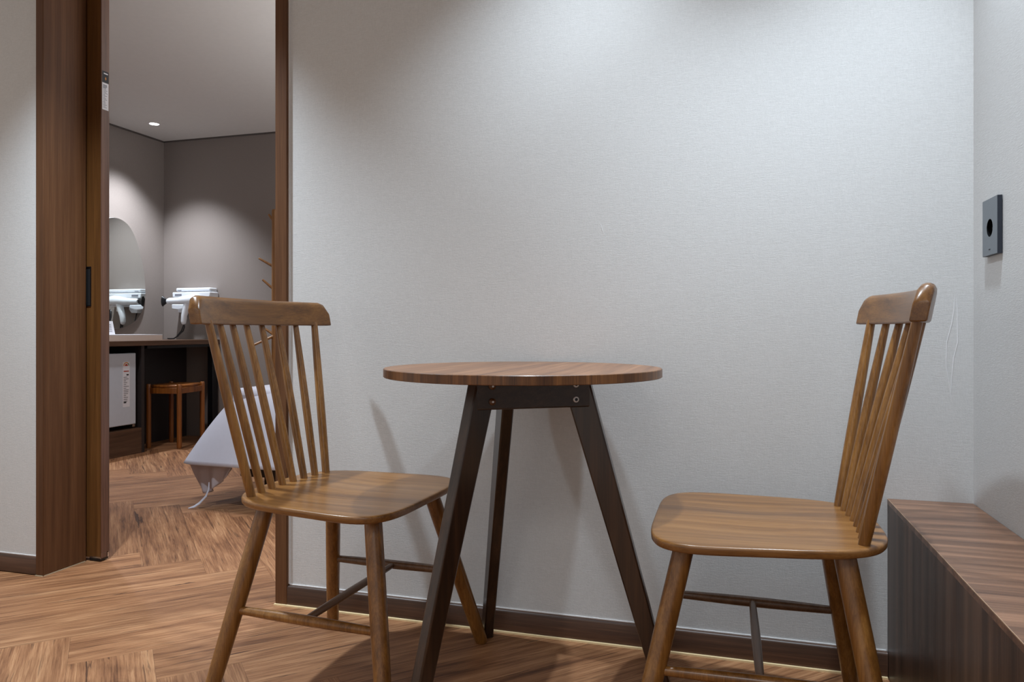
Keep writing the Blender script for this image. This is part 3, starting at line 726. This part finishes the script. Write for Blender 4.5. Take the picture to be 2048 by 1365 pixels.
# ------------------------------------------------------------------ bed
bd = thing('bed', 'low bed with a dark base behind the doorway', 'bed', (-1.5, 3.7, 0))
bm = nbox(-0.66, 0.70, -0.80, 0.72, 0.13, 0.235); obj('base', bm, M['bedbase'], bd, bevel=0.004)
bm = nbox(-0.70, 0.74, -0.82, 0.74, 0.236, 0.535); obj('mattress', bm, M['sheet'], bd, bevel=0.03)
for sx_ in (-0.55, 0.6):
    for sy_ in (-0.7, 0.62): obj('leg', nbox(sx_ - 0.03, sx_ + 0.03, sy_ - 0.03, sy_ + 0.03, 0, 0.13), M['bedbase'], bd)
cols = [  # (inner top), (edge), (upper side), (lower side), (hem)
    [(-1.5, 4.47, 0.553), (-2.2, 4.47, 0.552), (-2.245, 4.47, 0.47), (-2.26, 4.47, 0.33), (-2.265, 4.47, 0.22)],
    [(-1.5, 3.9, 0.553), (-2.2, 3.9, 0.552), (-2.25, 3.9, 0.47), (-2.27, 3.9, 0.33), (-2.28, 3.9, 0.21)],
    [(-1.5, 3.4, 0.553), (-2.2, 3.4, 0.552), (-2.255, 3.4, 0.47), (-2.28, 3.4, 0.33), (-2.30, 3.4, 0.205)],
    [(-1.5, 3.1, 0.553), (-2.2, 3.1, 0.552), (-2.26, 3.08, 0.47), (-2.31, 3.03, 0.33), (-2.36, 2.96, 0.20)],
    [(-1.5, 3.0, 0.553), (-2.18, 2.97, 0.548), (-2.265, 2.90, 0.46), (-2.365, 2.83, 0.33), (-2.455, 2.785, 0.192)],
    [(-1.5, 2.98, 0.553), (-2.08, 2.92, 0.552), (-2.13, 2.845, 0.47), (-2.17, 2.80, 0.33), (-2.20, 2.775, 0.197)],
    [(-1.5, 2.97, 0.553), (-1.85, 2.91, 0.552), (-1.87, 2.835, 0.47), (-1.89, 2.79, 0.33), (-1.90, 2.755, 0.195)],
    [(-1.4, 2.97, 0.553), (-1.5, 2.91, 0.552), (-1.5, 2.84, 0.47), (-1.5, 2.81, 0.33), (-1.5, 2.79, 0.20)],
    [(-0.8, 2.97, 0.553), (-0.8, 2.91, 0.552), (-0.78, 2.84, 0.47), (-0.78, 2.82, 0.33), (-0.78, 2.81, 0.20)]]
bm = bmesh.new(); G = [[bm.verts.new(p) for p in c_] for c_ in cols]
for a, b in zip(G, G[1:]):
    for k in range(4):
        bm.faces.new([a[k], b[k], b[k + 1], a[k + 1]])
tv = [bm.verts.new((-0.8, 4.47, 0.553))]
bm.faces.new([G[0][0], tv[0], G[8][0], G[7][0], G[6][0], G[5][0], G[4][0], G[3][0], G[2][0], G[1][0]])
bmesh.ops.recalc_face_normals(bm, faces=bm.faces)
sh = obj('bedsheet', bm, M['sheet'])
m2 = sh.modifiers.new('sub', 'SUBSURF'); m2.levels = 3; m2.render_levels = 3
m3 = sh.modifiers.new('thick', 'SOLIDIFY'); m3.thickness = 0.003; m3.offset = 1
tag(sh, 'white sheet draped over the bed with a flared hanging corner', 'bedsheet')
# gathered corner of the duvet cover hanging under the hem
gc = thing('duvet_cover_corner', 'gathered pale lining with a tie string hanging below the sheet corner', 'bedding', (-2.25, 2.84, 0.2))
bm = bmesh.new(); rows = []; NX, NZ = 28, 12
for j in range(NZ + 1):
    f = j / NZ; row = []
    for i in range(NX + 1):
        g = i / NX
        K = [(0.0, 0.066), (0.07, 0.058), (0.20, 0.056), (0.33, 0.060), (0.5, 0.080), (0.75, 0.118), (0.93, 0.142), (1.0, 0.176)]
        for (g0, z0), (g1, z1) in zip(K, K[1:]):
            if g0 <= g <= g1: zb = z0 + (z1 - z0) * (g - g0) / (g1 - g0)
        xt = -2.398 + (2.398 - 2.140) * g; xb = -2.337 + (2.337 - 2.156) * g
        x = xt + (xb - xt) * (f ** 1.5); z = 0.203 + (zb - 0.203) * f
        fold = 0.012 * math.sin(g * 17 + f * 2.0) * (0.3 + f) + 0.016 * math.sin(g * 5.2 + 1)
        row.append(bm.verts.new((x + 2.25, 2.835 + fold - 2.84, z - 0.2)))
    rows.append(row)
for a, b in zip(rows, rows[1:]):
    for i in range(NX): bm.faces.new([a[i], a[i + 1], b[i + 1], b[i]])
bmesh.ops.recalc_face_normals(bm, faces=bm.faces)
g_ = obj('lining', bm, M['inner'], gc, angle=180); m3 = g_.modifiers.new('thick', 'SOLIDIFY'); m3.thickness = 0.002
bm = tube(bmesh.new(), [(-0.008, -0.03, -0.085), (-0.005, -0.036, -0.115), (-0.012, -0.045, -0.145), (-0.035, -0.06, -0.175), (-0.055, -0.07, -0.190), (-0.078, -0.08, -0.1962)], [0.003, 0.004, 0.005, 0.006, 0.006, 0.002], seg=8, flat=0.5); obj('tie_string', bm, M['sheet'], gc)

# ------------------------------------------------------------------ scuffs on the wallpaper beside the right corner
wl = bpy.data.objects['wall_back']
for P in ([(0.4874, 0.8831), (0.4852, 0.8434), (0.4808, 0.8137), (0.4711, 0.7739), (0.4698, 0.7192), (0.4764, 0.6745), (0.4808, 0.6399)],
          [(0.4905, 0.8831), (0.4923, 0.8434), (0.4931, 0.774), (0.4852, 0.7392), (0.4808, 0.6895), (0.4791, 0.6597)],
          [(-0.318, 1.075), (-0.314, 1.06), (-0.309, 1.045)]):
    k = len(P); o = obj('scuff', tube(bmesh.new(), [(x, YW, z) for x, z in P], [0.0003] + [0.0009] * (k - 2) + [0.0003], seg=8, flat=1.0), M['scuff'], wl)
    o.scale = (1, 1, 1)
